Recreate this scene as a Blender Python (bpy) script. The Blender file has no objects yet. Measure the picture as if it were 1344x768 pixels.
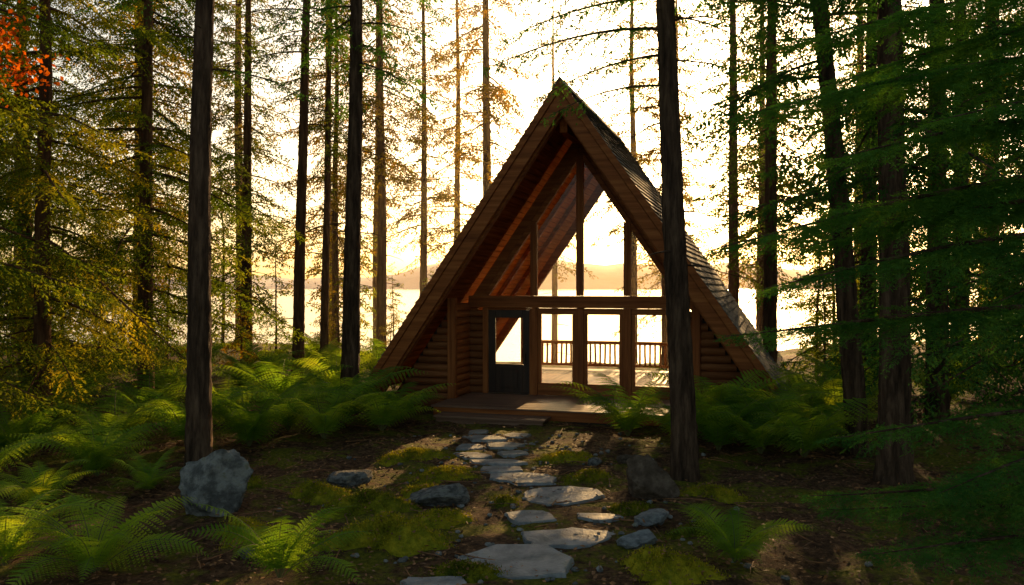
import bpy, bmesh, math, random
import numpy as np
from mathutils import Vector, noise, Matrix
scene=bpy.context.scene
R=math.radians
# ------------------------------------------------------------------ helpers
def link(ob,parent=None):
    scene.collection.objects.link(ob)
    if parent is not None: ob.parent=parent
    return ob
def np_mesh(name,V,F,mats,midx=None,smooth=None):
    V=np.asarray(V,dtype=np.float32); F=np.asarray(F,dtype=np.int32)
    me=bpy.data.meshes.new(name)
    k=F.shape[1]
    me.vertices.add(len(V)); me.vertices.foreach_set('co',V.ravel())
    me.loops.add(F.size); me.loops.foreach_set('vertex_index',F.ravel())
    me.polygons.add(len(F))
    me.polygons.foreach_set('loop_start',np.arange(0,F.size,k,dtype=np.int32))
    me.polygons.foreach_set('loop_total',np.full(len(F),k,dtype=np.int32))
    for m in mats: me.materials.append(m)
    if midx is not None: me.polygons.foreach_set('material_index',np.asarray(midx,dtype=np.int32))
    if smooth is not None: me.polygons.foreach_set('use_smooth',np.asarray(smooth,dtype=bool))
    me.update(calc_edges=True); me.validate()
    return me
class Geo:
    def __init__(s): s.V=[];s.F=[];s.M=[];s.S=[];s.n=0
    def add(s,V,F,m=0,smooth=False):
        V=np.asarray(V,float);F=np.asarray(F,int)
        if len(F)==0:return
        s.V.append(V);s.F.append(F+s.n);s.n+=len(V)
        s.M.append(np.full(len(F),m));s.S.append(np.full(len(F),smooth))
    def mesh(s,name,mats):
        return np_mesh(name,np.concatenate(s.V),np.concatenate(s.F),mats,np.concatenate(s.M),np.concatenate(s.S))
def norm(a):
    return a/np.maximum(np.linalg.norm(a,axis=-1,keepdims=True),1e-9)
def tube(P,r,sides=6,rough=0,rng=None):
    P=np.asarray(P,float);r=np.asarray(r,float);n=len(P)
    T=norm(np.gradient(P,axis=0))
    ref=np.array([0.,0,1.]) if abs(T[0][2])<.8 else np.array([1.,0,0])
    A=norm(np.cross(T,ref));B=np.cross(T,A)
    a=np.linspace(0,2*np.pi,sides,endpoint=False)
    rr=np.repeat(r[:,None],sides,1)
    if rough and rng is not None:
        f=rng.normal(0,rough*.5,(1,sides))+rng.normal(0,rough,(n,sides))
        rr=rr*(1+f)
    V=P[:,None,:]+rr[...,None]*(np.cos(a)[None,:,None]*A[:,None,:]+np.sin(a)[None,:,None]*B[:,None,:])
    i=np.arange(n-1)[:,None]*sides;j=np.arange(sides)[None,:];j2=(j+1)%sides
    F=np.stack([i+j,i+j2,i+sides+j2,i+sides+j],-1).reshape(-1,4)
    return V.reshape(-1,3),F
def leaf_quads(P,D,S,L,W):
    L=np.asarray(L)[:,None];W=np.asarray(W)[:,None]
    m=P+D*L*.45
    V=np.stack([P,m+S*W*.5,P+D*L,m-S*W*.5],1).reshape(-1,3)
    F=np.arange(len(P)*4).reshape(-1,4)
    return V,F
Z=np.array([0,0,1.])
def sub(rng,B,D,L,sp,ang,lenf,t0=.05,droop=0.,up=.2,bias=0.):
    n=np.maximum(1,np.ceil(L/sp)).astype(int)
    idx=np.repeat(np.arange(len(L)),n)
    k=np.arange(len(idx))-np.repeat(np.cumsum(n)-n,n)
    t=t0+(1-t0)*(k+rng.random(len(k)))/n[idx]
    side=np.where(k%2==0,1.,-1.)
    Dp=D[idx];s=(L[idx]*t)
    pos=B[idx]+Dp*s[:,None]-Z*(droop*s*s)[:,None]
    perp=norm(np.cross(Dp,Z)+1e-6)
    upn=np.cross(perp,Dp)
    a=ang+rng.normal(0,.14,len(k))
    a=a*(1-.45*t**2)
    d=Dp*np.cos(a)[:,None]+perp*(side*np.sin(a))[:,None]+upn*rng.normal(bias,up,len(k))[:,None]
    return pos,norm(d),lenf(t,L[idx],rng)
def bough(G,rng,p0,az,L,rise,droop,fine,leafmat=1,barkmat=0,sr=None,tw=.36,curl=0.,scale=1.):
    """one conifer bough: stem + twigs + needle sprays"""
    n=max(6,int(L/.22));t=np.linspace(0,1,n)
    h=np.array([math.cos(az),math.sin(az),0]);lat=np.array([-h[1],h[0],0])
    P=p0+h*(L*t)[:,None]+Z*(L*(rise*t-droop*t*t+curl*t**4))[:,None]+lat*(L*rng.normal(0,.06)*t*t)[:,None]
    r=(sr or .010*L+.004)*(1-t*.88)
    V,F=tube(P,r,5);G.add(V,F,barkmat,True)
    T=norm(np.gradient(P,axis=0))
    sp=(.075 if fine==0 else .05 if fine==1 else .030)*scale
    m=max(4,int(L/sp));tt=np.clip(.08+.92*(np.arange(m)+rng.random(m))/m,0,1)
    ii=np.clip(tt*(n-1),0,n-1.001);i0=ii.astype(int);fr=(ii-i0)[:,None]
    B=P[i0]*(1-fr)+P[i0+1]*fr;TT=norm(T[i0]*(1-fr)+T[i0+1]*fr)
    side=np.where(np.arange(m)%2==0,1.,-1.)
    a=1.0-.45*tt+rng.normal(0,.12,m)
    perp=norm(np.cross(TT,Z)+1e-6);upn=np.cross(perp,TT)
    if fine<2: ub,us=-.32,.34
    else: ub,us=-.18,.16
    D=norm(TT*np.cos(a)[:,None]+perp*(side*np.sin(a))[:,None]+upn*(rng.normal(ub,us,m))[:,None])
    Lt=L*tw*((1-tt)**.75)*np.minimum(1,.35+tt*3)*rng.uniform(.55,1.15,m)+.09
    if fine==0:
        p,d,l=sub(rng,B,D,Lt,.052*scale,.8,lambda t,L,g:(.15-.06*t)*g.uniform(.7,1.3,len(t))*scale,droop=.45,up=.6,bias=-.25)
        w=.040*scale
    elif fine==1:
        p,d,l=sub(rng,B,D,Lt,.026,.85,lambda t,L,g:(.10-.045*t)*g.uniform(.7,1.3,len(t)),droop=.45,up=.5,bias=-.2)
        w=.025
    else:
        p,d,l=sub(rng,B,D,Lt,.024,.8,lambda t,L,g:(.035+.28*L*(1-t))*g.uniform(.7,1.1,len(t)),droop=.3,up=.13,bias=-.08)
        p,d,l=sub(rng,p,d,l,.0095,.75,lambda t,L,g:.034*g.uniform(.8,1.2,len(t)),droop=0,up=.3)
        w=.0090
    rnd=rng.normal(0,1,(len(p),3));S=norm(np.cross(d,norm(Z+rnd*(.9 if fine<2 else .35))))
    V,F=leaf_quads(p,d,S,l,np.full(len(p),w)*rng.uniform(.8,1.25,len(p)));G.add(V,F,leafmat)
def trunk_pts(rng,H,lean=(0,0),n=44,wob=.06):
    t=np.linspace(0,1,n)
    ph=rng.uniform(0,6,4)
    x=lean[0]*t*H+wob*np.sin(t*7+ph[0])*t**.3+wob*.4*np.sin(t*17+ph[2])*t**.3
    y=lean[1]*t*H+wob*np.sin(t*5+ph[1])*t**.3
    x-=x[0];y-=y[0]
    return np.stack([x,y,t*H-.3],1)
def conifer(name,seed,H,cb,Rr,r0,mats,per_m=5.,fine=0,lean=(0,0),dead=10,sides=14,scale=1.,droopk=1.,pw=.8,extra=()):
    rng=np.random.default_rng(seed);G=Geo()
    P=trunk_pts(rng,H,lean)
    t=np.linspace(0,1,len(P))
    r=r0*((1-t)**.8*.92+.02)+r0*.35*np.exp(-t*H/.35)
    tf=np.linspace(0,1,int(H*9));Pf=np.stack([np.interp(tf,t,P[:,i]) for i in range(3)],1);rf=np.interp(tf,t,r)
    V,F=tube(Pf,rf,sides*2,.045,rng);G.add(V,F,0,True)
    def at(z):
        return np.array([np.interp(z,P[:,2],P[:,0]),np.interp(z,P[:,2],P[:,1]),z])
    nb=int((H*.985-cb)*per_m)
    for i in range(nb):
        z=cb+(H*.985-cb)*(i+rng.random())/nb
        q=(H-z)/(H-cb)
        L=Rr*(q**pw)*rng.uniform(.5,1.12)+.2
        if z<cb+1.5: L*=rng.uniform(.4,1)
        bough(G,rng,at(z),rng.uniform(0,2*math.pi),L,.28*(1-q)+rng.normal(-.08,.14),(.24+.14*q)*droopk,fine,curl=.1,scale=scale)
    for (z,az,L,ri,dr,sc) in extra:
        bough(G,rng,at(z),R(az),L,ri,dr,1,scale=sc,tw=.3)
    for i in range(dead):
        z=rng.uniform(1.8,max(cb+1,2.5));az=rng.uniform(0,6.28);L=rng.uniform(.3,1.5)
        h=np.array([math.cos(az),math.sin(az),0]);s=np.linspace(0,1,6)
        Q=at(z)+h*(s*L)[:,None]+Z*(-.25*L*s*s+.05*L*s)[:,None]+rng.normal(0,.03,(6,3))*s[:,None]
        V,F=tube(Q,(.016*(1-s*.9))*(.6+L*.5),5);G.add(V,F,0,True)
    return G.mesh(name,mats)
# ------------------------------------------------------------------ node materials
def newmat(name):
    m=bpy.data.materials.new(name);m.use_nodes=True
    nt=m.node_tree;nt.nodes.clear()
    return m,nt,nt.nodes,nt.links
def ramp(N,stops):
    r=N.new('ShaderNodeValToRGB')
    while len(r.color_ramp.elements)<len(stops): r.color_ramp.elements.new(.5)
    for e,(p,c) in zip(r.color_ramp.elements,stops):
        e.position=p;e.color=(c[0],c[1],c[2],1)
    return r
def noise_tex(N,K,scale,detail=5,rough=.6,vec=None,mapscale=None,rot=None,coord='Object'):
    tc=N.new('ShaderNodeTexCoord');mp=N.new('ShaderNodeMapping')
    K.new(tc.outputs[coord],mp.inputs[0])
    if mapscale: mp.inputs['Scale'].default_value=mapscale
    if rot: mp.inputs['Rotation'].default_value=rot
    n=N.new('ShaderNodeTexNoise');n.inputs['Scale'].default_value=scale;n.inputs['Detail'].default_value=detail;n.inputs['Roughness'].default_value=rough
    K.new(mp.outputs[0],n.inputs['Vector']);return n
def foliage(name,c1,c2,c3,trans=.5,tcol=None,nscale=1.3,detail=2):
    m,nt,N,K=newmat(name)
    n1=noise_tex(N,K,nscale,detail,.7);rp=ramp(N,[(.3,c1),(.52,c2),(.72,c3)])
    oi=N.new('ShaderNodeObjectInfo')
    ad=N.new('ShaderNodeMath');ad.operation='MULTIPLY_ADD';ad.inputs[1].default_value=.22;ad.inputs[2].default_value=-.11
    K.new(oi.outputs['Random'],ad.inputs[0])
    a2=N.new('ShaderNodeMath');a2.operation='ADD';K.new(ad.outputs[0],a2.inputs[0]);K.new(n1.outputs['Fac'],a2.inputs[1])
    K.new(a2.outputs[0],rp.inputs[0])
    b=N.new('ShaderNodeBsdfDiffuse')
    K.new(rp.outputs[0],b.inputs['Color'])
    tr=N.new('ShaderNodeBsdfTranslucent')
    mul=N.new('ShaderNodeMix');mul.data_type='RGBA';mul.blend_type='MULTIPLY';mul.inputs[0].default_value=1
    tc=tcol or (2.6,2.1,.9)
    K.new(rp.outputs[0],mul.inputs[6]);mul.inputs[7].default_value=(*tc,1)
    K.new(mul.outputs[2],tr.inputs[0])
    mx=N.new('ShaderNodeMixShader');mx.inputs[0].default_value=trans
    K.new(b.outputs[0],mx.inputs[1]);K.new(tr.outputs[0],mx.inputs[2])
    o=N.new('ShaderNodeOutputMaterial');K.new(mx.outputs[0],o.inputs[0]);return m
def solid(name,stops,scale=3,mapscale=None,rot=None,rough=.75,bump=.3,bscale=None,dist=.02,spec=.3,detail=5):
    m,nt,N,K=newmat(name)
    n1=noise_tex(N,K,scale,detail,.65,mapscale=mapscale,rot=rot)
    rp=ramp(N,stops);K.new(n1.outputs['Fac'],rp.inputs[0])
    b=N.new('ShaderNodeBsdfPrincipled');b.inputs['Roughness'].default_value=rough;b.inputs['Specular IOR Level'].default_value=spec
    K.new(rp.outputs[0],b.inputs['Base Color'])
    if bump:
        n2=noise_tex(N,K,bscale or scale*3,5,.7,mapscale=mapscale,rot=rot)
        bp=N.new('ShaderNodeBump');bp.inputs['Strength'].default_value=bump;bp.inputs['Distance'].default_value=dist
        K.new(n2.outputs['Fac'],bp.inputs['Height']);K.new(bp.outputs[0],b.inputs['Normal'])
    o=N.new('ShaderNodeOutputMaterial');K.new(b.outputs[0],o.inputs[0]);return m
M_bark=solid('bark_dark',[(.3,(.020,.012,.007)),(.5,(.075,.044,.026)),(.72,(.18,.11,.065))],3.2,(3,3,.45),bump=1,bscale=7,dist=.08,rough=.9,spec=.1)
M_bark2=solid('bark_brown',[(.3,(.04,.018,.008)),(.5,(.11,.052,.024)),(.75,(.22,.11,.052))],3.,(3,3,.4),bump=1,bscale=6,dist=.06,rough=.9,spec=.1)
M_fol=foliage('needles_green',(.03,.06,.014),(.06,.095,.018),(.10,.13,.02),.5)
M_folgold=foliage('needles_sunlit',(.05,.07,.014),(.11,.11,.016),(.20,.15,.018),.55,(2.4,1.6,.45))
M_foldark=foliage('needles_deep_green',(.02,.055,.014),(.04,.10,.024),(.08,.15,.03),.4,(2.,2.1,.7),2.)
M_near=foliage('fir_near_needles',(.035,.11,.022),(.08,.19,.034),(.15,.28,.04),.4,(1.7,1.7,.6),2.)
M_hem=foliage('hemlock_sprays',(.045,.095,.014),(.10,.15,.018),(.22,.22,.024),.55,(2.4,1.8,.5),1.1)
M_maple=foliage('maple_leaves_orange',(.26,.05,.006),(.40,.10,.010),(.42,.17,.015),.5,(1.6,1.1,.5),3.)
M_fern=foliage('fern_fronds',(.08,.18,.020),(.18,.30,.032),(.32,.40,.040),.5,(1.9,1.6,.5),1.4)
M_fernst=solid('fern_stem',[(.3,(.08,.10,.03)),(.7,(.14,.12,.04))],5)
WOODA=[(.25,(.10,.027,.007)),(.5,(.24,.072,.018)),(.75,(.37,.135,.036))]
WOODB=[(.25,(.13,.036,.009)),(.5,(.28,.085,.022)),(.75,(.40,.15,.042))]
WOODC=[(.25,(.09,.024,.006)),(.5,(.20,.058,.015)),(.75,(.32,.11,.03))]
M_wx=solid('timber_along_width',WOODA,2.2,(.25,5,5),bump=.35,dist=.01,rough=.6,spec=.12)
M_wy=solid('timber_along_ridge',WOODB,2.2,(5,.25,5),bump=.35,dist=.01,rough=.6,spec=.12)
M_ceil=solid('ceiling_timber',WOODC,2.2,(5,.25,5),bump=.35,dist=.01,rough=.9,spec=.0)
M_wz=solid('timber_upright',WOODA,2.2,(5,5,.25),bump=.35,dist=.01,rough=.6,spec=.12)
SL=math.atan(1.45)
M_wrR=solid('timber_rake',WOODA,2.0,(.2,5,5),rot=(0,-SL,0),bump=.4,dist=.01,rough=.6,spec=.12)
M_wrL=solid('timber_rake_b',WOODA,2.0,(.2,5,5),rot=(0,SL,0),bump=.4,dist=.01,rough=.6,spec=.12)
M_dark=solid('door_stained_wood',[(.3,(.018,.009,.006)),(.7,(.05,.024,.013))],2.2,(5,5,.25),bump=.3,dist=.01,rough=.4)
M_deck=solid('deck_boards',[(.25,(.08,.042,.025)),(.5,(.16,.085,.052)),(.75,(.25,.145,.09))],2.,(.3,6,6),bump=.4,dist=.01,rough=.5,spec=.2)
M_floor=solid('pine_floor',[(.25,(.24,.09,.022)),(.5,(.40,.165,.045)),(.75,(.50,.24,.075))],2.,(6,.3,6),bump=.2,dist=.01,rough=.45,spec=.2)
M_pinelit=solid('pine_interior_boards_sunlit',[(.25,(.30,.11,.022)),(.5,(.52,.22,.05)),(.75,(.62,.31,.085))],2.,(6,.3,6),bump=.2,dist=.01,rough=.8,spec=.05)  # brighter and oranger than the porch ceiling: sun glow put into the wood colour
M_log=solid('log_wall_wood',[(.25,(.07,.023,.007)),(.5,(.17,.058,.018)),(.75,(.28,.11,.038))],2.2,(.3,4,4),bump=.5,dist=.02,rough=.7,spec=.1)
M_shing=solid('roof_shingles',[(.3,(.06,.053,.046)),(.5,(.14,.125,.11)),(.75,(.24,.21,.18))],3.,(2,2,2),bump=.5,dist=.01,rough=.85,spec=.1)
M_metal=solid('dark_bronze',[(.3,(.05,.04,.03)),(.7,(.08,.06,.05))],5,rough=.35)
M_metal.node_tree.nodes['Principled BSDF'].inputs['Metallic'].default_value=.9
M_slate=solid('slate_slabs',[(.28,(.07,.075,.074)),(.45,(.15,.158,.158)),(.6,(.25,.256,.25)),(.76,(.13,.14,.08))],2.6,bump=.9,bscale=5,dist=.05,rough=.65,detail=9)
M_rock=solid('rock_grey',[(.25,(.035,.034,.030)),(.45,(.11,.108,.098)),(.58,(.24,.235,.21)),(.75,(.13,.135,.05))],2.4,bump=1,bscale=6,dist=.08,rough=.85,detail=8,spec=.1)
M_rockb=solid('rock_brown',[(.25,(.035,.024,.016)),(.5,(.12,.085,.058)),(.7,(.22,.165,.115))],2.4,bump=1,bscale=7,dist=.08,rough=.85,detail=8,spec=.1)
M_moss=foliage('moss',(.05,.065,.008),(.19,.19,.014),(.40,.33,.022),.25,(1.6,1.5,.6),7,5)
M_leaf=solid('fallen_leaves',[(.35,(.08,.038,.016)),(.5,(.20,.09,.034)),(.62,(.30,.12,.034)),(.7,(.34,.22,.07))],9,rough=.7,bump=0)
def glass_mat():
    m,nt,N,K=newmat('window_glass')
    t=N.new('ShaderNodeBsdfTransparent');t.inputs[0].default_value=(.95,.94,.90,1)
    g=N.new('ShaderNodeBsdfGlossy');g.inputs['Roughness'].default_value=.02
    f=N.new('ShaderNodeFresnel');f.inputs[0].default_value=1.35
    x=N.new('ShaderNodeMixShader');o=N.new('ShaderNodeOutputMaterial')
    K.new(f.outputs[0],x.inputs[0]);K.new(t.outputs[0],x.inputs[1]);K.new(g.outputs[0],x.inputs[2]);K.new(x.outputs[0],o.inputs[0]);return m
M_glass=glass_mat()
def water_mat():
    m,nt,N,K=newmat('lake_water')
    b=N.new('ShaderNodeBsdfPrincipled');b.inputs['Base Color'].default_value=(.03,.05,.055,1);b.inputs['Roughness'].default_value=.12;b.inputs['IOR'].default_value=1.33
    n=noise_tex(N,K,1.2,4,.6,mapscale=(.5,1.4,1))
    bp=N.new('ShaderNodeBump');bp.inputs['Strength'].default_value=.35;bp.inputs['Distance'].default_value=.12
    K.new(n.outputs['Fac'],bp.inputs['Height']);K.new(bp.outputs[0],b.inputs['Normal'])
    o=N.new('ShaderNodeOutputMaterial');K.new(b.outputs[0],o.inputs[0]);return m
M_water=water_mat()
def ground_mat():
    m,nt,N,K=newmat('forest_floor')
    n1=noise_tex(N,K,7,8,.75);r1=ramp(N,[(.28,(.024,.012,.006)),(.46,(.078,.039,.019)),(.58,(.155,.08,.038)),(.72,(.26,.15,.075))])
    K.new(n1.outputs['Fac'],r1.inputs[0])
    v=N.new('ShaderNodeTexVoronoi');v.inputs['Scale'].default_value=22;tc=N.new('ShaderNodeTexCoord');K.new(tc.outputs['Object'],v.inputs['Vector'])
    mxv=N.new('ShaderNodeMix');mxv.data_type='RGBA';mxv.blend_type='OVERLAY';mxv.inputs[0].default_value=.45
    bw=N.new('ShaderNodeRGBToBW');K.new(v.outputs['Color'],bw.inputs[0])
    K.new(r1.outputs[0],mxv.inputs[6]);K.new(bw.outputs[0],mxv.inputs[7])
    n3=noise_tex(N,K,18,4,.7);r3=ramp(N,[(.3,(.05,.055,.006)),(.5,(.14,.14,.012)),(.7,(.27,.23,.018))]);K.new(n3.outputs['Fac'],r3.inputs[0])
    n2=noise_tex(N,K,.9,8,.74);r2=ramp(N,[(.48,(0,0,0)),(.56,(1,1,1))]);K.new(n2.outputs['Fac'],r2.inputs[0])
    mx=N.new('ShaderNodeMix');mx.data_type='RGBA';K.new(r2.outputs[0],mx.inputs[0]);K.new(mxv.outputs[2],mx.inputs[6]);K.new(r3.outputs[0],mx.inputs[7])
    b=N.new('ShaderNodeBsdfPrincipled');b.inputs['Roughness'].default_value=.9;b.inputs['Specular IOR Level'].default_value=.1
    K.new(mx.outputs[2],b.inputs['Base Color'])
    n4=noise_tex(N,K,14,8,.8);bp=N.new('ShaderNodeBump');bp.inputs['Strength'].default_value=1;bp.inputs['Distance'].default_value=.09
    K.new(n4.outputs['Fac'],bp.inputs['Height']);K.new(bp.outputs[0],b.inputs['Normal'])
    o=N.new('ShaderNodeOutputMaterial');K.new(b.outputs[0],o.inputs[0]);return m
M_ground=ground_mat()
# ------------------------------------------------------------------ terrain
def sstep(a,b,x):
    t=np.clip((x-a)/(b-a),0,1);return t*t*(3-2*t)
def gz(x,y):
    x=np.asarray(x,float);y=np.asarray(y,float)
    b=.035*np.sin(x*1.3+.7)*np.sin(y*1.1+.2)+.025*np.sin(x*2.9+y*1.7)+.018*np.sin(x*5.1-y*4.3+1)+.012*np.sin(x*9.1+2)*np.sin(y*8.3)
    flat=sstep(.3,1.6,np.abs(x-.1))*.7+.3
    z=b*flat+.25*sstep(4,11,np.abs(x))
    z=z+.5*sstep(5,12,np.abs(x-3))*sstep(22,30,y)
    z=z-3.8*sstep(33,46,y+ .8*np.sin(x*.3))
    return z
xs=np.unique(np.round(np.concatenate([np.arange(-14,14.01,.12),-14-np.geomspace(.3,4000,46),14+np.geomspace(.3,4000,46)]),4))
ys=np.unique(np.round(np.concatenate([np.arange(4,24,.12),np.arange(24,50,.5),50+np.geomspace(.5,4000,34),4-np.geomspace(.3,300,26)]),4))
X,Y=np.meshgrid(xs,ys);Zg=gz(X,Y)
rngG=np.random.default_rng(5)
near=(np.abs(X)<14)&(Y>4)&(Y<26)
Zg=Zg+near*rngG.normal(0,.008,X.shape)
nx,ny=len(xs),len(ys)
ii,jj=np.meshgrid(np.arange(nx-1),np.arange(ny-1))
a=(jj*nx+ii).ravel();F=np.stack([a,a+1,a+nx+1,a+nx],1)
me=np_mesh('ground',np.stack([X.ravel(),Y.ravel(),Zg.ravel()],1),F,[M_ground],smooth=np.ones(len(F)))
link(bpy.data.objects.new('ground',me))
me=np_mesh('lake',[(-4000,34,-1.6),(4000,34,-1.6),(4000,3900,-1.6),(-4000,3900,-1.6)],[(0,1,2,3)],[M_water])
link(bpy.data.objects.new('lake',me))
M_hillhaze=solid('far_forested_hills_hazed',[(.3,(.16,.19,.22)),(.7,(.24,.27,.31))],.02,rough=1,bump=0)  # pale blue-grey base colour carries the distance haze
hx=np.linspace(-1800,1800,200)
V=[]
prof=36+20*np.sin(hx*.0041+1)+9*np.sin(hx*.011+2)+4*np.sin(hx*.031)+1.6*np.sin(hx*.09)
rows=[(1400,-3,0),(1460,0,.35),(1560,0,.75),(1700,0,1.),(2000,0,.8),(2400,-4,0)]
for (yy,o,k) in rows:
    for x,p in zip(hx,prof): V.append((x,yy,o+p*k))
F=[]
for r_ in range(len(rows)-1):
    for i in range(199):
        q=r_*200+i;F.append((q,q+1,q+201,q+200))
me=np_mesh('hills',V,F,[M_hillhaze],smooth=np.ones(len(F)));link(bpy.data.objects.new('hills',me))
# evening mist hanging between the trees and over the shore
m,nt,N,K=newmat('evening_mist')
vs=N.new('ShaderNodeVolumeScatter');vs.inputs['Color'].default_value=(1,.80,.52,1);vs.inputs['Density'].default_value=.0028;vs.inputs['Anisotropy'].default_value=.6
o=N.new('ShaderNodeOutputMaterial');K.new(vs.outputs[0],o.inputs['Volume'])
bm=bmesh.new();bmesh.ops.create_cube(bm,size=1)
for v in bm.verts: v.co=Vector((v.co.x*110,57+v.co.y*66,7+v.co.z*19))
me=bpy.data.meshes.new('mist');bm.to_mesh(me);bm.free();me.materials.append(m);link(bpy.data.objects.new('mist',me))
# ------------------------------------------------------------------ cabin (local: x across facade, y back along the ridge, z up)
cabin=bpy.data.objects.new('a_frame_cabin',None);link(cabin)
cabin.location=(1.08,18.8,0);cabin.rotation_euler=(0,0,R(-17))
A=7.63;K_=1.45;C=1.761
def poly_prism(name,pts,y0,y1,mat,bev=.006):
    bm=bmesh.new()
    a=[bm.verts.new((p[0],y0,p[1])) for p in pts];b=[bm.verts.new((p[0],y1,p[1])) for p in pts]
    bm.faces.new(a);bm.faces.new(list(reversed(b)))
    n=len(pts)
    for i in range(n): bm.faces.new((a[(i+1)%n],a[i],b[i],b[(i+1)%n]))
    bmesh.ops.recalc_face_normals(bm,faces=bm.faces)
    if bev: bmesh.ops.bevel(bm,geom=bm.edges[:],offset=bev,segments=1,affect='EDGES')
    me=bpy.data.meshes.new(name);bm.to_mesh(me);bm.free();me.materials.append(mat)
    return link(bpy.data.objects.new(name,me),cabin)
def box(name,x0,x1,y0,y1,z0,z1,mat,bev=.006):
    return poly_prism(name,[(x0,z0),(x1,z0),(x1,z1),(x0,z1)],y0,y1,mat,bev)
def half(side,p1,p2,W=4.85):
    E=(W,A-K_*W);n=(-K_/C,-1/C)
    pts=[(0.0,A-p1*C),(E[0]+n[0]*p1,E[1]+n[1]*p1),(E[0]+n[0]*p2,E[1]+n[1]*p2),(0.0,A-p2*C)]
    g=.0015
    return [(side*(max(p[0],g)),p[1]) for p in pts]
VB=7.9
for s,nm,mr in((-1,'left',M_wrL),(1,'right',M_wrR)):
    poly_prism('roof_deck_'+nm,half(s,.03,.20),.03,VB,M_ceil)
    poly_prism('fascia_outer_'+nm,half(s,-.02,.13,4.9),-.07,.02,mr)
    poly_prism('fascia_inner_'+nm,half(s,.136,.40,4.86),-.02,.10,mr)
    poly_prism('barge_rafter_'+nm,half(s,.206,.44,4.80),.12,.30,mr)
    poly_prism('back_fascia_'+nm,half(s,-.02,.38,4.9),VB+.01,VB+.1,mr)
def boards(name,side,p,th,w,s0,s1,y0,y1,mat,nseg=1):
    G=Geo();rng=np.random.default_rng(3)
    t=np.array([side/C*1,-K_/C]);n=np.array([-side*K_/C,-1/C])
    o=np.array([0,A])
    s=s0
    cuts=np.linspace(y0,y1,nseg+1)
    while s<s1:
        for (ya,yb) in zip(cuts[:-1],cuts[1:]):
            pp=p+rng.normal(0,.004)
            a=o+t*s+n*pp;b=o+t*(s+w-.006)+n*pp;c=b+n*th-t*.010;d=a+n*th+t*.010
            V=[(q[0],yy,q[1]) for yy in (ya,yb-.004) for q in (a,b,c,d)]
            F=[(0,1,2,3),(7,6,5,4),(0,4,5,1),(1,5,6,2),(2,6,7,3),(3,7,4,0)]
            G.add(V,F)
        s+=w
    me=G.mesh(name,[mat]);link(bpy.data.objects.new(name,me),cabin)
for s,nm in((-1,'left'),(1,'right')):
    boards('porch_ceiling_boards_'+nm,s,.21,.03,.17,.62,8.3,.31,2.18,M_ceil)
    boards('interior_ceiling_boards_'+nm,s,.21,.03,.17,.62,8.3,2.19,VB-.02,M_pinelit,2)
for s,nm,mr in((-1,'left',M_wrL),(1,'right',M_wrR)):
    for i,v in enumerate((3.4,4.8,6.2)):
        poly_prism('rafter_%s_%d'%(nm,i),half(s,.246,.36,4.7),v,v+.10,mr)
def shingles(side,name):
    rng=np.random.default_rng(8+side);G=Geo()
    t=np.array([side/C,-K_/C]);n=np.array([side*K_/C,1/C]);o=np.array([0,A])
    s=.02
    while s<8.5:
        y=-.06
        while y<VB+.08:
            w=min(rng.uniform(.14,.3),VB+.1-y);ln=.22+rng.uniform(0,.03)
            l0=.0+rng.uniform(0,.006)
            a=o+t*s+n*(l0-.015);b=o+t*(s+ln)+n*(l0+.028);c=b+n*.014;d=a+n*.014
            V=[(q[0],yy,q[1]) for yy in (y,y+w-.006) for q in (a,b,c,d)]
            F=[(0,1,2,3),(7,6,5,4),(0,4,5,1),(1,5,6,2),(2,6,7,3),(3,7,4,0)]
            G.add(V,F);y+=w
        s+=.19
    me=G.mesh(name,[M_shing]);link(bpy.data.objects.new(name,me),cabin)
shingles(-1,'shingles_left');shingles(1,'shingles_right')
poly_prism('ridge_cap_left',[(0.001,A+.06),(-.16,A-.16),(-.14,A-.19),(0.001,A+.02)],-.08,VB+.1,M_shing,0)
poly_prism('ridge_cap_right',[(-0.001,A+.063),(.16,A-.16),(.14,A-.19),(-0.001,A+.023)],-.08,VB+.1,M_shing,0)
poly_prism('ridge_beam',[(-.09,6.5),(.09,6.5),(.09,6.84),(-.09,6.84)],.32,VB-.02,M_ceil)
def logs(name,items,mat):
    G=Geo();rng=np.random.default_rng(11)
    for (p,q,r) in items:
        p=np.array(p,float);q=np.array(q,float);s=np.linspace(0,1,8)[:,None]
        P=p+(q-p)*s;P[:,2]+=rng.normal(0,.004,8)
        r=r*rng.uniform(.95,1.05)
        V,F=tube(P,np.full(8,r)*rng.uniform(.97,1.03,8),12);G.add(V,F,0,True)
        for e,k in ((P[0],0),(P[-1],7)):
            ring=V[k*12:(k+1)*12];cc=np.vstack([ring,e[None]]);FF=[(12,i,(i+1)%12,(i+2)%12) for i in range(0,12,2)];G.add(cc,FF,0)
    me=G.mesh(name,[mat]);link(bpy.data.objects.new(name,me),cabin)
for s,nm in((-1,'left'),(1,'right')):
    it=[];z=.12
    while z<2.75:
        um=(6.86-z-.12)/K_-.03
        if um>3.0: it.append(((s*2.95,.92,z),(s*um,.92,z),.098))
        z+=.178
    logs('log_wall_front_'+nm,it,M_log)
    poly_prism('log_wall_backing_'+nm,[(s*2.9,-.1),(s*4.72,-.1),(s*4.62,.15),(s*2.9,2.64)],1.0,1.05,M_dark,0)
    it=[];z=.34
    while z<2.6:
        it.append(((s*2.98,1.08,z),(s*2.98,2.3,z),.098));z+=.178
    logs('log_wall_return_'+nm,it,M_wy)
    it=[];z=.34
    while z<2.45:
        it.append(((s*2.52,2.14,z),(s*2.92,2.14,z),.098));z+=.178
    logs('log_wall_side_'+nm,it,M_log)
    box('corner_post_'+nm,*(sorted((s*2.83,s*3.02))),.78,.98,.0,2.72,M_wz,.01)
G=Geo()
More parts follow.
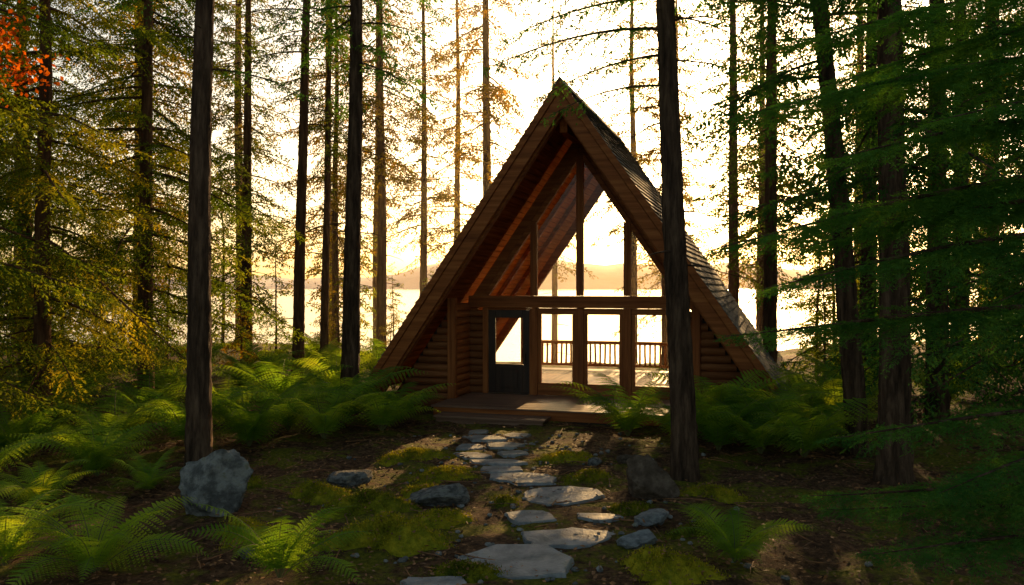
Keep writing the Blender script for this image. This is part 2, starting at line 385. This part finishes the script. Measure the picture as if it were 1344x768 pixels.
def gbox(G,x0,x1,y0,y1,z0,z1,m=0):
    V=[(x,y,z) for z in (z0,z1) for (x,y) in ((x0,y0),(x1,y0),(x1,y1),(x0,y1))]
    G.add(V,[(3,2,1,0),(4,5,6,7),(0,1,5,4),(1,2,6,5),(2,3,7,6),(3,0,4,7)],m)
v=-.42
rg=np.random.default_rng(2)
while v<1.98:
    w2=2.95 if v<.85 else 2.86
    gbox(G,-w2+rg.uniform(-.01,.01),w2,v,v+.134,.235,.27+rg.uniform(-.002,.002));v+=.14
me=G.mesh('deck_boards',[M_deck]);link(bpy.data.objects.new('porch_deck_boards',me),cabin)
box('porch_rim_board',-2.9,2.9,-.40,-.36,.03,.233,M_wx)
box('porch_under',-2.85,2.85,-.34,1.9,-.2,.2,M_dark)
box('interior_floor',-3.6,3.6,2.2,7.2,.1,.265,M_floor)
box('foundation_left',-4.3,-2.9,1.1,7.4,-.3,.05,M_rock);box('foundation_right',2.9,4.3,1.1,7.4,-.3,.05,M_rock)
G=Geo();gbox(G,-2.65,-.1,-1.02,-.70,.095,.135);gbox(G,-2.65,-.1,-.695,-.43,.095,.137);gbox(G,-2.6,-.15,-.98,-.95,-.1,.093)
me=G.mesh('porch_step',[M_deck]);link(bpy.data.objects.new('porch_step',me),cabin)
def rake_slab(side,d1,d2,umax):
    return [(side*.0015,A-d1),(side*umax,A-d1-K_*umax),(side*umax,A-d2-K_*umax),(side*.0015,A-d2)]
for s,nm,mr in((-1,'left',M_wrL),(1,'right',M_wrR)):
    poly_prism('gable_panel_'+nm,rake_slab(s,.76,1.29,2.9),2.10,2.22,mr)
    poly_prism('glass_rake_frame_'+nm,rake_slab(s,1.20,1.42,2.43),2.02,2.16,mr)
box('transom_beam',-2.9,2.9,1.96,2.20,2.46,2.76,M_wx,.012)
for i,u in enumerate((-1.18,0.,1.18)):
    top=A-1.36-K_*abs(u)
    box('mullion_upper_%d'%i,u-.085,u+.085,2.00,2.15,2.765,top,M_wz)
    box('mullion_lower_%d'%i,u-.105,u+.105,2.00,2.17,.27,2.455,M_wz)
for i,u in enumerate((-2.46,2.46)):
    box('jamb_%d'%i,u-.07,u+.07,2.00,2.18,.27,2.455,M_wz)
panes=[(-1.075,-.105),(.105,1.075),(1.285,2.39)]
for i,(a,b) in enumerate(panes):
    box('sill_rail_%d'%i,a,b,2.03,2.13,.275,.58,M_wx)
    box('head_rail_%d'%i,a,b,2.03,2.13,2.30,2.452,M_wx)
    box('stile_a_%d'%i,a+.001,a+.085,2.035,2.125,.582,2.298,M_wz)
    box('stile_b_%d'%i,b-.085,b-.001,2.035,2.125,.582,2.298,M_wz)
    box('glass_lower_%d'%i,a+.08,b-.08,2.078,2.084,.57,2.31,M_glass,0)
def glass_poly(name,pts,y):
    me=bpy.data.meshes.new(name);me.from_pydata([(p[0],y,p[1]) for p in pts],[],[tuple(range(len(pts)))]);me.materials.append(M_glass)
    link(bpy.data.objects.new(name,me),cabin)
gl=lambda u:A-1.38-K_*abs(u)
glass_poly('glass_upper_a',[(-2.38,2.75),(-1.27,2.75),(-1.27,gl(1.27))],2.09)
glass_poly('glass_upper_b',[(-1.09,2.75),(-.085,2.75),(-.085,gl(.085)),(-1.09,gl(1.09))],2.09)
glass_poly('glass_upper_c',[(1.09,2.75),(.085,2.75),(.085,gl(.085)),(1.09,gl(1.09))],2.09)
glass_poly('glass_upper_d',[(2.38,2.75),(1.27,2.75),(1.27,gl(1.27))],2.09)
box('door_stile_left',-2.385,-2.20,2.05,2.11,.29,2.40,M_dark);box('door_stile_right',-1.47,-1.29,2.05,2.11,.29,2.40,M_dark)
box('door_top_rail',-2.198,-1.472,2.05,2.11,2.20,2.40,M_dark);box('door_lower_panel',-2.198,-1.472,2.05,2.11,.29,1.02,M_dark)
box('door_inset_panel',-2.08,-1.59,2.035,2.05,.42,.9,M_dark,.01)
box('door_head',-2.388,-1.288,2.03,2.14,2.403,2.455,M_wx)
box('door_threshold',-2.38,-1.29,1.98,2.12,.272,.288,M_metal,0)
box('door_glass',-2.2,-1.47,2.077,2.083,1.0,2.21,M_glass,0)
def cyl(name,p,q,r,mat,sides=12):
    V,F=tube([p,((Vector(p)+Vector(q))/2)[:],q],[r,r,r],sides)
    me=np_mesh(name,V,F,[mat],smooth=np.ones(len(F)));return link(bpy.data.objects.new(name,me),cabin)
cyl('door_handle_bar',(-1.40,1.985,1.05),(-1.40,1.985,1.35),.014,M_metal)
cyl('door_handle_mount_a',(-1.40,1.985,1.09),(-1.40,2.05,1.09),.011,M_metal);cyl('door_handle_mount_b',(-1.40,1.985,1.31),(-1.40,2.05,1.31),.011,M_metal)
cyl('door_lock',(-1.40,2.03,1.5),(-1.40,2.06,1.5),.03,M_metal)
for s,nm,mr in((-1,'left',M_wrL),(1,'right',M_wrR)):
    poly_prism('back_gable_rake_'+nm,rake_slab(s,.76,1.15,3.9),7.1,7.22,mr)
    box('back_post_'+nm,*(sorted((s*2.85,s*3.0))),7.05,7.2,.27,2.4,M_wz)
G=Geo();v=7.25
while v<9.3: gbox(G,-3.4,3.4,v,v+.134,.2,.235);v+=.14
gbox(G,-3.3,3.3,7.4,9.2,-1.2,.195)
me=G.mesh('back_deck',[M_deck]);link(bpy.data.objects.new('back_deck',me),cabin)
G=Geo();rg=np.random.default_rng(4)
V,F=tube([(-3.4,9.2,1.12),(0,9.2,1.13),(3.4,9.2,1.12)],[.06]*3,10);G.add(V,F,0,True)
V,F=tube([(-3.4,9.2,.38),(0,9.2,.38),(3.4,9.2,.38)],[.045]*3,10);G.add(V,F,0,True)
for u in np.arange(-3.35,3.4,.165):
    V,F=tube([(u+rg.normal(0,.006),9.2,.38),(u,9.2,.75),(u+rg.normal(0,.006),9.2,1.12)],[.036,.034,.036],8);G.add(V,F,0,True)
for u in (-3.4,-1.7,0,1.7,3.4):
    V,F=tube([(u,9.2,.2),(u,9.2,.7),(u,9.2,1.2)],[.07,.068,.07],10);G.add(V,F,0,True)
me=G.mesh('back_railing',[M_pinelit]);link(bpy.data.objects.new('back_railing',me),cabin)
# ------------------------------------------------------------------ path stones
def slab(name,x,y,w,d,seed):
    rnd=random.Random(seed);n=rnd.randint(6,9);bm=bmesh.new();pts=[]
    for i in range(n):
        a=2*math.pi*(i+rnd.uniform(-.36,.36))/n;k=rnd.uniform(.76,1.16)
        c,s=math.cos(a),math.sin(a);e=.8
        pts.append((w*.5*k*math.copysign(abs(c)**e,c),d*.5*k*math.copysign(abs(s)**e,s)))
    q=[]
    for i in range(n):
        p0=pts[i];p1=pts[(i+1)%n]
        for t in (0,.25,.5,.75):
            q.append((p0[0]+(p1[0]-p0[0])*t+rnd.uniform(-.014,.014),p0[1]+(p1[1]-p0[1])*t+rnd.uniform(-.014,.014)))
    z=float(gz(x,y))
    vs=[bm.verts.new((p[0],p[1],.042)) for p in q];f=bm.faces.new(vs)
    r=bmesh.ops.extrude_face_region(bm,geom=[f])
    for v in r['geom']:
        if isinstance(v,bmesh.types.BMVert): v.co.z-=.14;v.co.x*=1.04;v.co.y*=1.04
    bmesh.ops.recalc_face_normals(bm,faces=bm.faces)
    bmesh.ops.bevel(bm,geom=[e for e in bm.edges if e.verts[0].co.z>0 and e.verts[1].co.z>0],offset=.008,segments=2,affect='EDGES')
    me=bpy.data.meshes.new(name);bm.to_mesh(me);bm.free();me.materials.append(M_slate)
    o=bpy.data.objects.new(name,me);o.location=(x,y,z-.002);o.rotation_euler=(rnd.uniform(-.03,.03),rnd.uniform(-.02,.02),0);link(o)
for i,(x,y,w,d) in enumerate([(.07,9.07,1.45,1.1),(-.79,8.4,.7,.45),(.66,9.95,1.1,.75),(.25,10.85,.66,.6),(1.11,10.85,.62,.5),(.68,11.9,1.2,.95),(.21,13.0,1.1,.8),(-.2,13.6,.75,.45),(-.22,14.2,.95,.55),(-.72,14.75,.65,.55),(.02,14.95,.6,.55),(-.78,15.55,.55,.55),(-.12,15.65,.65,.55),(-.5,16.35,.95,.6),(.1,16.75,.6,.5),(-.68,17.05,.5,.4)]):
    slab('stepping_stone',x,y,w,d,i*7+3)
# ------------------------------------------------------------------ rocks
def rock(name,x,y,sx,sy,sz,seed,mat,rot=0,sink=.25,cuts=7):
    bm=bmesh.new();bmesh.ops.create_icosphere(bm,subdivisions=5,radius=1)
    rnd=random.Random(seed);pl=[]
    for i in range(cuts):
        n=Vector((rnd.gauss(0,1),rnd.gauss(0,1),rnd.gauss(0,.8))).normalized();pl.append((n,rnd.uniform(.5,.75)))
    for v in bm.verts:
        c=v.co.copy()
        for n,dd in pl:
            k=c.dot(n)
            if k>dd: c-=n*(k-dd)*.97
        c*=1.1*(1+.12*noise.noise(c*1.6+Vector((seed,0,0)))+.08*noise.noise(c*4+Vector((0,seed,0)))+.05*noise.noise(c*11)+.03*noise.noise(c*23))
        v.co=c
    for f in bm.faces:f.smooth=True
    me=bpy.data.meshes.new(name);bm.to_mesh(me);bm.free();me.materials.append(mat)
    o=bpy.data.objects.new(name,me);o.scale=(sx,sy,sz);o.rotation_euler=(0,0,rot);o.location=(x,y,float(gz(x,y))+sz*(1-sink)*.8);link(o);return o
rock('boulder',-3.95,11.15,.52,.42,.54,3,M_rock,.4,.4,14)
rock('boulder',1.93,11.95,.44,.36,.38,12,M_rockb,.2,.45,12)
rock('rock',-1.02,11.6,.38,.27,.20,21,M_rock,.3,.35)
rock('rock',-2.45,12.7,.34,.24,.15,31,M_rock,.9,.3)
rock('rock',1.78,10.55,.24,.2,.12,41,M_slate,.5,.3)
rock('rock',1.5,9.75,.26,.18,.11,51,M_slate,.1,.3)
rock('rock',1.35,13.9,.14,.1,.09,61,M_rock,.1,.3)
rock('rock',2.0,14.4,.18,.12,.1,71,M_rockb,.1,.3)
rock('rock',-2.9,9.2,.12,.09,.07,81,M_rock,.1,.3)
G=Geo();rng=np.random.default_rng(31)
for i in range(260):
    x0=rng.normal(.2,1.3);y0=rng.uniform(7.8,17);r0=rng.uniform(.012,.045)
    s=np.array([-1,-.6,0,.6,1.]);rr=r0*np.sqrt(np.maximum(.02,1-s*s*.98))
    P=np.stack([x0+s*r0*1.2,np.full(5,y0),np.full(5,float(gz(x0,y0))+r0*.35)],1)
    V,F=tube(P,rr,6,.15,rng);c=V.mean(0);a=rng.uniform(0,3.1);V=V-c;V=np.stack([V[:,0]*np.cos(a)-V[:,1]*np.sin(a),V[:,0]*np.sin(a)+V[:,1]*np.cos(a),V[:,2]*.7],1)+c;G.add(V,F,0)
link(bpy.data.objects.new('gravel',G.mesh('gravel',[M_rock])))
# ------------------------------------------------------------------ moss mounds
def mound(x,y,sx,sy,h,seed):
    rng=np.random.default_rng(seed);G=Geo()
    nr,na=18,48;r=np.linspace(0.02,1,nr)[:,None];a=np.linspace(0,2*np.pi,na,endpoint=False)[None]
    w=1+.20*np.sin(a*2+seed)+.16*np.sin(a*3+seed*2)+.12*np.sin(a*5+seed)+.09*np.sin(a*9+seed*3)+.06*np.sin(a*14+seed)
    X=r*np.cos(a)*w*sx;Yy=r*np.sin(a)*w*sy
    Zz=h*(1-r**2)**.8*(1+.35*np.sin(X*9+seed)*np.sin(Yy*8)+.25*np.sin(X*23)*np.sin(Yy*21+seed))-.05*r**2+rng.normal(0,.008,X.shape)+gz(x+X,y+Yy)
    V=np.stack([X,Yy,Zz],-1).reshape(-1,3)
    i=np.arange(nr-1)[:,None]*na;j=np.arange(na)[None];j2=(j+1)%na
    G.add(V,np.stack([i+j,i+j2,i+na+j2,i+na+j],-1).reshape(-1,4),0,True)
    n=int(9000*sx*sy*3);k=rng.integers(0,len(V),n);P=V[k]+rng.normal(0,.04,(n,3))*[1,1,.2]
    D=norm(rng.normal(0,.6,(n,3))+Z);S=norm(np.cross(D,rng.normal(0,1,(n,3))))
    Vq,Fq=leaf_quads(P,D,S,rng.uniform(.012,.045,n),np.full(n,.011));G.add(Vq,Fq,0)
    n=int(260*sx*sy*3);k=rng.integers(0,len(V),n);P=V[k]+[0,0,.022];D=norm(rng.normal(0,1,(n,3))*[1,1,.25]);S=norm(np.cross(D,norm(Z+rng.normal(0,.4,(n,3)))));l=rng.uniform(.02,.07,n)
    Vq,Fq=leaf_quads(P,D,S,l,l*.55);G.add(Vq,Fq,1)
    me=G.mesh('moss_mound',[M_moss,M_leaf]);o=bpy.data.objects.new('moss_mound',me);o.location=(x,y,0);link(o)
for i,(x,y,sx,sy,h) in enumerate([(-2.0,11.2,.6,.5,.18),(-1.45,9.75,.70,.5,.2),(-2.75,12.0,.45,.4,.14),(1.65,8.75,.55,.45,.15),(.95,14.5,.6,.4,.1),(-.9,10.6,.4,.35,.1),(1.15,13.0,.4,.4,.06),(2.35,10.2,.5,.35,.08),(-.45,8.75,.4,.3,.06),(-3.2,10.1,.4,.45,.1),(-1.1,13.3,.7,.5,.07),(1.6,11.3,.35,.3,.07),(-1.3,12.35,.4,.3,.08),(-1.7,14.6,.6,.5,.08),(2.9,12.1,.5,.4,.1),(-4.3,12.6,.6,.45,.12),(-.1,11.6,.25,.3,.05)]):
    mound(x,y,sx,sy,h,i+1)
# ------------------------------------------------------------------ leaf litter and twigs
rng=np.random.default_rng(77);n=15000
x=rng.uniform(-9,9,n);y=rng.uniform(6.5,19,n)
keep=~((np.abs(x-.1)<.5)&(rng.random(n)<.5));x=x[keep];y=y[keep];n=len(x)
P=np.stack([x,y,gz(x,y)+.022+rng.random(n)*.02],1);D=norm(np.stack([rng.normal(0,1,n),rng.normal(0,1,n),rng.normal(0,.3,n)],1));S=norm(np.cross(D,norm(Z+rng.normal(0,.4,(n,3)))))
G=Geo();L=rng.uniform(.02,.08,n);V,F=leaf_quads(P,D,S,L,L*.55);G.add(V,F)
for i in range(320):
    x0,y0=rng.uniform(-7,7),rng.uniform(7,18);a=rng.uniform(0,6.28);l=rng.uniform(.1,.7)
    s=np.linspace(0,1,4);xx=x0+np.cos(a)*l*s;yy=y0+np.sin(a)*l*s+rng.normal(0,.015,4)
    V,F=tube(np.stack([xx,yy,gz(xx,yy)+.03],1),[.009,.008,.006,.002],4);G.add(V,F,0,True)
link(bpy.data.objects.new('leaf_litter',G.mesh('leaf_litter',[M_leaf])))
# ------------------------------------------------------------------ ferns
def fern_mesh(name,seed,nf,Lf,m=30,lo=.8):
    rng=np.random.default_rng(seed);G=Geo()
    for f in range(nf):
        az=2*math.pi*(f+rng.uniform(-.35,.35))/nf;L=Lf*rng.uniform(.65,1.1);el=rng.uniform(lo,1.4)
        h=np.array([math.cos(az),math.sin(az),0]);S0=np.array([-h[1],h[0],0])
        n=30;t=np.linspace(0,1,n);ang=el-(1.1+rng.uniform(0,.6))*t**1.3
        dx=np.cos(ang)*L/n;dz=np.sin(ang)*L/n
        P=h*np.cumsum(dx)[:,None]+Z*np.cumsum(dz)[:,None]+S0*(rng.normal(0,.12)*L*t*t)[:,None]
        V,F=tube(P,.006*(1-t*.85),4);G.add(V,F,1,True)
        T=norm(np.gradient(P,axis=0));tw=rng.normal(0,.35)
        Sd=norm(S0+Z*tw);N_=np.cross(T,Sd)
        tt=np.linspace(.12,.99,m);ix=tt*(n-1)
        Pi=np.stack([np.interp(ix,np.arange(n),P[:,k]) for k in range(3)],1);Ti=norm(np.stack([np.interp(ix,np.arange(n),T[:,k]) for k in range(3)],1));Ni=norm(np.stack([np.interp(ix,np.arange(n),N_[:,k]) for k in range(3)],1))
        pl=L*.21*np.minimum(1,(tt/.34)**.6)*np.clip(1-(tt-.3)/.72,0.05,1)**.8
        spc=L*.87/m
        for sd in(-1,1):
            D=norm(Sd*sd*.93+Ti*.38+Z*rng.normal(-.16,.07,(m,1)))
            q=8;u=np.linspace(.05,1,q)
            base=(Pi[:,None]+D[:,None]*(pl[:,None]*u[None])[...,None]-Z*(.8*(pl[:,None]*u[None])**2)[...,None])
            for s2 in(-1,1):
                d2=norm(Ti*s2*.85+D*.5)
                ll=(spc*.46*np.ones((m,1))*np.minimum(1,pl[:,None]/(L*.10))*(1-u[None]**1.5*.8)+.002)
                B=base.reshape(-1,3);DD=np.repeat(d2,q,0);DD=norm(DD+rng.normal(0,.08,DD.shape))
                SS=norm(np.cross(DD,np.repeat(Ni,q,0)))
                V,F=leaf_quads(B,DD,SS,ll.ravel(),np.repeat(pl/q*1.5,q));G.add(V,F,0)
    return G.mesh(name,[M_fern,M_fernst])
fern_big=[fern_mesh('fern_big_%d'%i,100+i,14+i*2,1.7,22,.95) for i in range(4)]
fern_small=[fern_mesh('fern_small_%d'%i,200+i,13+i,1.35,24) for i in range(3)]
def put(name,me,x,y,s=1.,rz=0,dz=0,tilt=(0,0)):
    o=bpy.data.objects.new(name,me);o.location=(x,y,float(gz(x,y))+dz);o.scale=(s,s,s);o.rotation_euler=(tilt[0],tilt[1],rz);link(o);return o
rnd=random.Random(9)
for (x,y,s) in [(-7.9,13.4,1.),(-6.9,14.6,1.1),(-6.4,12.9,.85),(-5.9,15.2,1.15),(-4.9,15.6,1.1),(-4.6,17.2,1.25),(-3.7,16.5,1.1),(-3.6,18.3,1.2),(-2.65,17.0,1.1),(-2.6,18.2,1.),(-8.6,15.6,1.1),(-7.4,17.2,1.2),(-6.2,18.2,1.2),(-9.2,13.2,.9),(-5.4,19.6,1.3),(-9.6,18,1.2),(-7.4,11.4,.9),
    (2.3,16.6,1.2),(3.2,16.0,1.0),(3.75,15.2,1.15),(4.4,14.8,1.25),(5.0,14.3,1.15),(5.6,15.5,1.3),(5.0,16.5,1.4),(4.1,16.7,1.35),(6.4,16.4,1.35),(6.6,18.2,1.3),
    (-8.6,20.5,1.3),(-10.5,20.5,1.3),(-6.6,21.5,1.3),(-4.6,22,1.4),(-12,19,1.3),(7.8,19.8,1.3),(9.5,18.5,1.3),(11.5,21,1.3),
    (-3.4,24,1.3),(-5.2,24.5,1.4),(-7.2,24.5,1.4),(-9.2,24.5,1.4),(-4.2,26.5,1.4),(-6.3,27,1.4),(-2.2,26.5,1.2),(9.2,23.5,1.3),(10.8,25,1.4)]:
    put('fern_plant',rnd.choice(fern_big),x,y,s*rnd.uniform(.92,1.05),rnd.uniform(0,6.28))
for (x,y,s) in [(-4.35,8.7,1.),(-2.35,8.45,.9),(2.4,9.0,.85),(-5.4,8.9,1.),(-6.2,11.0,.9),(-5.3,12.2,.6)]:
    put('fern_plant',rnd.choice(fern_small),x,y,s,rnd.uniform(0,6.28))
# ------------------------------------------------------------------ trees
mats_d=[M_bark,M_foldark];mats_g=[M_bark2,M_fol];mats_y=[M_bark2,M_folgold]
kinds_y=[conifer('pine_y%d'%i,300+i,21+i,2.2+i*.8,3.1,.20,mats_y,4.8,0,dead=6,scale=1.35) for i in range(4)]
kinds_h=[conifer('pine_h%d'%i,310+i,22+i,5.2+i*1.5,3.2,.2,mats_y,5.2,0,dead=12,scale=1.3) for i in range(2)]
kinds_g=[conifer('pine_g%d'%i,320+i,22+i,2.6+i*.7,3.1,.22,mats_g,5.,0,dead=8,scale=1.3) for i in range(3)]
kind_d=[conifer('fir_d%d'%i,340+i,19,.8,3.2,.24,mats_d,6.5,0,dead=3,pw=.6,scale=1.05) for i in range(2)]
sap=[conifer('sapling_%d'%i,360+i,5.5+i,.25,1.9,.07,[M_bark2,(M_folgold,M_fol,M_hem)[i]],8,0,dead=0,scale=1.3) for i in range(3)]
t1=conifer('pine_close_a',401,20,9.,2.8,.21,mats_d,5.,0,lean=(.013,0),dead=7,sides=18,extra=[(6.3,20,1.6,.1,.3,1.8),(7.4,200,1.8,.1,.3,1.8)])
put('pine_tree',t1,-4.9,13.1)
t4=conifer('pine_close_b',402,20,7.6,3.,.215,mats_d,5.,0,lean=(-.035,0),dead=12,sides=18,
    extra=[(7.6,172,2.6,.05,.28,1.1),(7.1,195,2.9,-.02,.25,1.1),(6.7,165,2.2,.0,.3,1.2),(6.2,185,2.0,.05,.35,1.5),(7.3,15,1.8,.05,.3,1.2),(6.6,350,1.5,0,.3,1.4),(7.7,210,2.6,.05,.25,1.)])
put('pine_tree',t4,2.72,13.25)
t3=conifer('pine_close_c',403,22,8,2.8,.24,mats_d,5,0,lean=(.025,0),dead=16,sides=16)
put('pine_tree',t3,-3.92,20.)
t2=conifer('pine_close_d',404,22,8,2.6,.19,mats_g,4.6,0,lean=(.035,0),dead=14,sides=14)
put('pine_tree',t2,-6.2,24.);put('pine_tree',t2,-5.75,25.5,.75,1.2)
tA=conifer('fir_close_a',405,20,4.5,2.9,.21,mats_d,6,0,lean=(-.10,.0),dead=12,sides=16)
put('fir_tree',tA,6.3,15.)
tB=conifer('fir_close_b',406,20,3.8,3.,.25,mats_d,6,1,lean=(-.01,0),dead=10,sides=18)
put('fir_tree',tB,5.75,12.6)
hem=[conifer('hemlock_%d'%i,420+i,15,.9+.4*i,3.5,.17,[M_bark2,M_hem],7.,1,dead=4,pw=.55) for i in range(2)]
put('hemlock_tree',hem[0],-8.4,15.,1.,.5);put('hemlock_tree',hem[1],-8.1,18.6,1.1,2.);put('hemlock_tree',hem[1],-9.1,12.6,1.,4.);put('hemlock_tree',hem[0],-11.3,19.5,1.1,3.)
for (x,y,s,k) in [(8.6,17,1.,kind_d[0]),(10.8,15.5,1.1,kind_d[1]),(8.6,12.2,.9,kind_d[0]),(12.5,19,1.1,kind_d[0]),(9.4,22,1.,kind_d[1]),(12.8,24,1.1,kind_d[1]),
     (-12.6,17,1.,kind_d[1]),(-14.5,21,1.1,kind_d[0])]:
    put('fir_tree',k,x,y,s,rnd.uniform(0,6.28))
for (x,y,s,k) in [(-8.2,26,.85,kinds_g[0]),(-4.7,30,1.,kinds_h[1]),(-3.6,34,.9,kinds_h[0]),(-2.5,38,1.,kinds_h[0]),(-1.0,32,1.1,kinds_h[1]),
    (4.9,34,.95,kinds_h[0]),(5.7,31,.8,kinds_h[1]),(7.9,30,1.,kinds_g[1]),(9.8,33,1.,kinds_y[0]),(7.1,23.,.95,kinds_g[2]),(-10.5,24,1.,kinds_y[2]),
    (-12.5,28,1.,kinds_y[0]),(-10.4,32,1.,kinds_y[3]),(-7.2,33,1.,kinds_y[0]),(-14.5,33,1.1,kinds_y[1]),(-17,29,1.1,kinds_g[2]),(-16.5,24,1.,kinds_g[0]),
    (12.4,30,1.,kinds_y[1]),(14.5,34,1.,kinds_y[3]),(15.5,27,1.1,kinds_g[0]),(17.5,31,1.,kinds_y[2]),(11.2,36,1.,kinds_y[2]),
    (-5.8,36,.9,kinds_h[1]),(7.0,36,.9,kinds_y[1]),(-6.3,30,.75,kinds_h[0]),(2.0,40,.9,kinds_h[1])]:
    put('pine_tree',k,x,y,s,rnd.uniform(0,6.28))
for i in range(34):
    side=-1 if i%2==0 else 1
    x=(rnd.uniform(-22,-5.5) if side<0 else rnd.uniform(9.5,23));y=rnd.uniform(26,35)
    put('young_conifer',sap[i%3],x,y,rnd.uniform(.6,1.1),rnd.uniform(0,6.28))
for (x,y,s) in [(-7.3,22.5,.6),(-5.6,27.,.6),(-9.8,22.8,.75),(-3.9,27,.45),(9.3,25.5,.8),(7.9,21.2,.5),(-2.6,30,.4),(-4.4,31,.5),(-6.6,31,.6),(-3.2,33,.5),(-8.3,29.5,.7)]:
    put('young_conifer',sap[int(s*100)%3],x,y,s,x)
# near fir on the right whose boughs reach into view
rng=np.random.default_rng(555);G=Geo()
P=trunk_pts(rng,15);t=np.linspace(0,1,len(P));V,F=tube(P,.22*(1-t*.9),24,.03,rng);G.add(V,F,0,True)
for (z,az,L,ri,dr) in [(5.5,168,2.6,.0,.22),(4.9,176,3.2,-.02,.2),(4.35,190,2.6,.0,.22),(3.9,172,3.2,-.05,.2),(3.4,182,2.9,-.02,.2),(2.75,175,3.1,.02,.16),(1.9,182,2.3,.0,.18),(1.25,176,2.4,.0,.12),(.8,188,2.2,.1,.16),(1.0,160,2.2,.05,.18),
   (5.2,155,2.6,0,.22),(3.7,155,2.5,0,.22),(4.5,205,2.0,0,.22),(1.6,200,2.0,0,.16)]:
    bough(G,rng,np.array([0,0,z]),R(az),L,ri,dr,2,tw=.32,curl=.05)
me=G.mesh('fir_near',[M_bark,M_near]);put('fir_tree',me,5.0,7.1)
# maple with orange leaves, upper left
G=Geo();P=trunk_pts(rng,9,(.03,0),30,.12);t=np.linspace(0,1,30);V,F=tube(P,.10*(1-t*.8),14,.03,rng);G.add(V,F,0,True)
for i in range(20):
    z=rng.uniform(5.0,8.6);az=rng.uniform(0,6.28);L=rng.uniform(.8,1.8);h=np.array([math.cos(az),math.sin(az),0]);s=np.linspace(0,1,8)
    Q=np.array([0,0,z])+h*(s*L)[:,None]+Z*(.25*L*s)[:,None]+rng.normal(0,.05,(8,3))*s[:,None];V,F=tube(Q,.02*(1-s*.85),5);G.add(V,F,0,True)
    n=300;k=rng.random(n)**.6*7;i0=np.minimum(k.astype(int),6);pp=Q[i0]+(Q[i0+1]-Q[i0])*(k-i0)[:,None]+rng.normal(0,.16,(n,3))
    D=norm(rng.normal(0,1,(n,3))-Z*.5);S=norm(np.cross(D,norm(Z+rng.normal(0,.5,(n,3)))));l=rng.uniform(.05,.1,n);V,F=leaf_quads(pp,D,S,l,l*.8);G.add(V,F,1)
put('maple_tree',G.mesh('maple',[M_bark,M_maple]),-8.1,11.6)
# ------------------------------------------------------------------ light
AZ,EL=R(15),R(12)
sd=Vector((math.sin(AZ)*math.cos(EL),math.cos(AZ)*math.cos(EL),math.sin(EL)))
sun=bpy.data.lights.new('sun','SUN');sun.energy=11;sun.angle=R(.5);sun.color=(1,.60,.25)
so=bpy.data.objects.new('sun',sun);so.rotation_euler=sd.to_track_quat('Z','Y').to_euler();so.location=(10,60,30);link(so)
w=bpy.data.worlds.new('World');scene.world=w;w.use_nodes=True;N=w.node_tree.nodes;K=w.node_tree.links
bg=N['Background'];sk=N.new('ShaderNodeTexSky');sk.sky_type='NISHITA';sk.sun_disc=False;sk.sun_elevation=EL;sk.sun_rotation=AZ;sk.air_density=1.;sk.dust_density=3;sk.ozone_density=1.
tn=N.new('ShaderNodeMix');tn.data_type='RGBA';tn.blend_type='MULTIPLY';tn.inputs[0].default_value=1;tn.inputs[7].default_value=(1.08,1.,.86,1)
K.new(sk.outputs[0],tn.inputs[6]);K.new(tn.outputs[2],bg.inputs[0]);bg.inputs[1].default_value=.22
# ------------------------------------------------------------------ camera
cd=bpy.data.cameras.new('camera');cd.sensor_width=36;cd.lens=36*1100/1344;cd.clip_end=8000;cd.clip_start=.1
co=bpy.data.objects.new('camera',cd);co.location=(0,0,3.0);co.rotation_euler=(R(90-.42),0,0);link(co);scene.camera=co
scene.view_settings.view_transform='Standard';scene.view_settings.look='None';scene.view_settings.exposure=0
